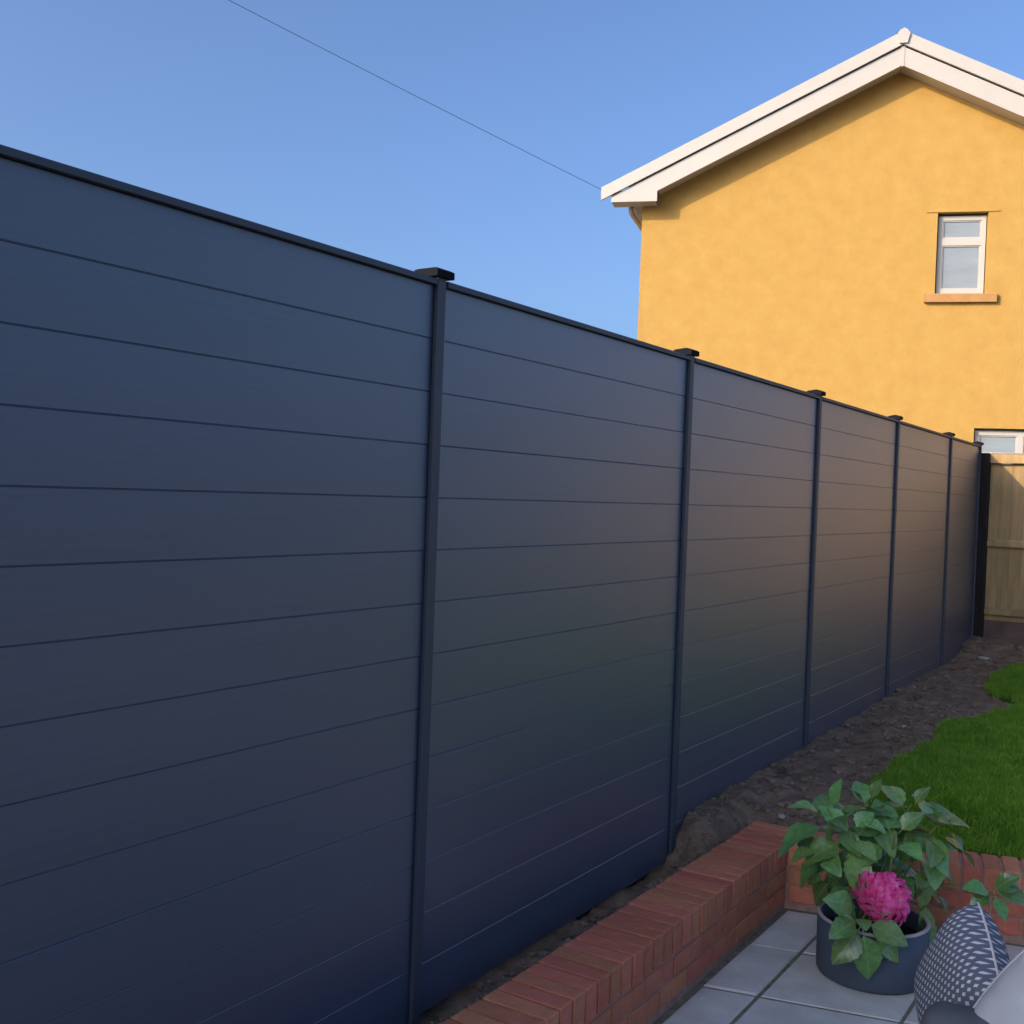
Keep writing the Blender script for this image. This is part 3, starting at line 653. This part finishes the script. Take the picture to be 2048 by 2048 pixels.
# ------------------------------------------------------------------ seat and cushions
sofa = tag(empty('garden_sofa', (1.75, 2.3, PATIO)), 'corner of a low dark grey padded garden sofa at the lower right edge', 'sofa')
def rounded(sx, sy, sz, b, seg=3):
    import bmesh
    bm = bmesh.new(); bmesh.ops.create_cube(bm, size=1.0)
    for v in bm.verts: v.co = Vector((v.co.x * sx, v.co.y * sy, v.co.z * sz))
    bmesh.ops.bevel(bm, geom=list(bm.edges), offset=b, segments=seg, affect='EDGES', profile=0.5)
    me = bpy.data.meshes.new('rounded'); bm.to_mesh(me); bm.free(); me.polygons.foreach_set('use_smooth', [True] * len(me.polygons)); return me
def sp(x, y, z): return (x - 1.75, y - 2.3, z - PATIO)
obj('base', bevel_box(0.90, 1.60, 0.11, 0.008), M['rattan'], sofa, loc=sp(1.70, 2.40, -0.055))
for x, y in ((1.29, 1.65), (2.11, 1.65), (1.29, 3.15), (2.11, 3.15)): obj('leg', bevel_box(0.04, 0.04, 0.066, 0.004), M['rattan'], sofa, loc=sp(x, y, PATIO + 0.034))
obj('seat_cushion', rounded(0.87, 1.56, 0.055, 0.022), M['dark_fabric'], sofa, loc=sp(1.70, 2.40, 0.029))
bol = tag(obj('bolster', rounded(0.62, 0.13, 0.335, 0.045, 4), M['dark_fabric'], loc=(1.654, 2.705, 0.203)), 'plain dark grey bolster propped in front of the patterned cushion', 'cushion')

def pillow(name, size, thick, n=28, seed=1, crease=0.0, pinch=0.16, e=4.0):
    V = []; F = []; U = []
    for side in (1, -1):
        for i in range(n + 1):
            for j in range(n + 1):
                u = 2 * i / n - 1; v = 2 * j / n - 1
                pu = 1 - pinch * 0.5 * (1 - v * v) * abs(u) ** 3; pv = 1 - pinch * 0.5 * (1 - u * u) * abs(v) ** 3
                h = max(0.0, (1 - abs(u) ** e)) ** 0.55 * max(0.0, (1 - abs(v) ** e)) ** 0.55
                wv = crease * (math.sin(5 * u + 2.3 * v + seed) * 0.5 + math.sin(9 * v - 4 * u + seed * 2) * 0.3 + math.sin(14 * (u + v)) * 0.16) * h
                rc_ = 1 - 0.09 * u * u * v * v
                V.append((u * size / 2 * pu * rc_, v * size / 2 * pv * rc_, side * (thick / 2 * h + 0.001) + wv)); U.append((i / n, j / n))
    k = (n + 1) ** 2
    for s in range(2):
        for i in range(n):
            for j in range(n):
                q = (i * (n + 1) + j, (i + 1) * (n + 1) + j, (i + 1) * (n + 1) + j + 1, i * (n + 1) + j + 1); q = tuple(a + s * k for a in q)
                F.append(q if s == 0 else q[::-1])
    me = bpy.data.meshes.new(name); me.from_pydata(V, [], F); me.update(); me.polygons.foreach_set('use_smooth', [True] * len(F))
    uvl = me.uv_layers.new(name='UVMap')
    for l in me.loops: uvl.data[l.index].uv = U[l.vertex_index]
    return me
def pillow_edge(size, pinch=0.16, m=20):
    pts = []
    for k in range(4):
        for i in range(m):
            t = 2 * i / m - 1; e = 1 - pinch * 0.5 * (1 - t * t)
            rc_ = 1 - 0.09 * t * t; a, b = size / 2 * e * rc_, size / 2 * t * rc_
            pts.append([(a, b, 0), (-b, a, 0), (-a, -b, 0), (b, -a, 0)][k])
    pts.append(pts[0]); return pts
def frame(origin, ex, ey):
    ex = ex.normalized(); ey = (ey - ex * ey.dot(ex)).normalized(); ez = ex.cross(ey)
    return Matrix(((ex.x, ey.x, ez.x, origin.x), (ex.y, ey.y, ez.y, origin.y), (ex.z, ey.z, ez.z, origin.z), (0, 0, 0, 1)))
# patterned cushion: corners T (top), Lc (left), Rc (right)
T_ = at(1970, 1795, 2.95); L_ = at(1850, 1995, 3.12); R_ = at(2014, 1962, 2.69)
cu = tag(obj('patterned_cushion', pillow('patterned_cushion', 0.352, 0.17, pinch=0.07), M['cushion']), 'navy cushion with white diamond dots leaning on the sofa beside the planter', 'cushion')
cc = (L_ + R_) / 2
cu.matrix_world = frame(cc, L_ - T_, R_ - T_)
obj('piping', MB().tube(pillow_edge(0.352, 0.07), 0.0035, 6, cap=False).mesh('piping', True), M['piping'], cu)
gc = tag(obj('grey_cushion', pillow('grey_cushion', 0.46, 0.22, n=40, seed=3, crease=0.022, pinch=-0.10, e=2.2), M['grey_fabric']), 'plain light grey crumpled cushion in the lower right corner', 'cushion')
K_ = at(1990, 1978, 2.58)
e1 = C(0.72, 0.66, -0.15).normalized(); e2 = C(0.40, -0.52, 0.70); e2 = (e2 - e1 * e2.dot(e1)).normalized()
gc.matrix_world = frame(K_ + e1 * 0.03 + e2 * 0.23, e1, e2)
obj('piping', MB().tube(pillow_edge(0.46, -0.10), 0.004, 6, cap=False).mesh('piping', True), M['grey_fabric'], gc)
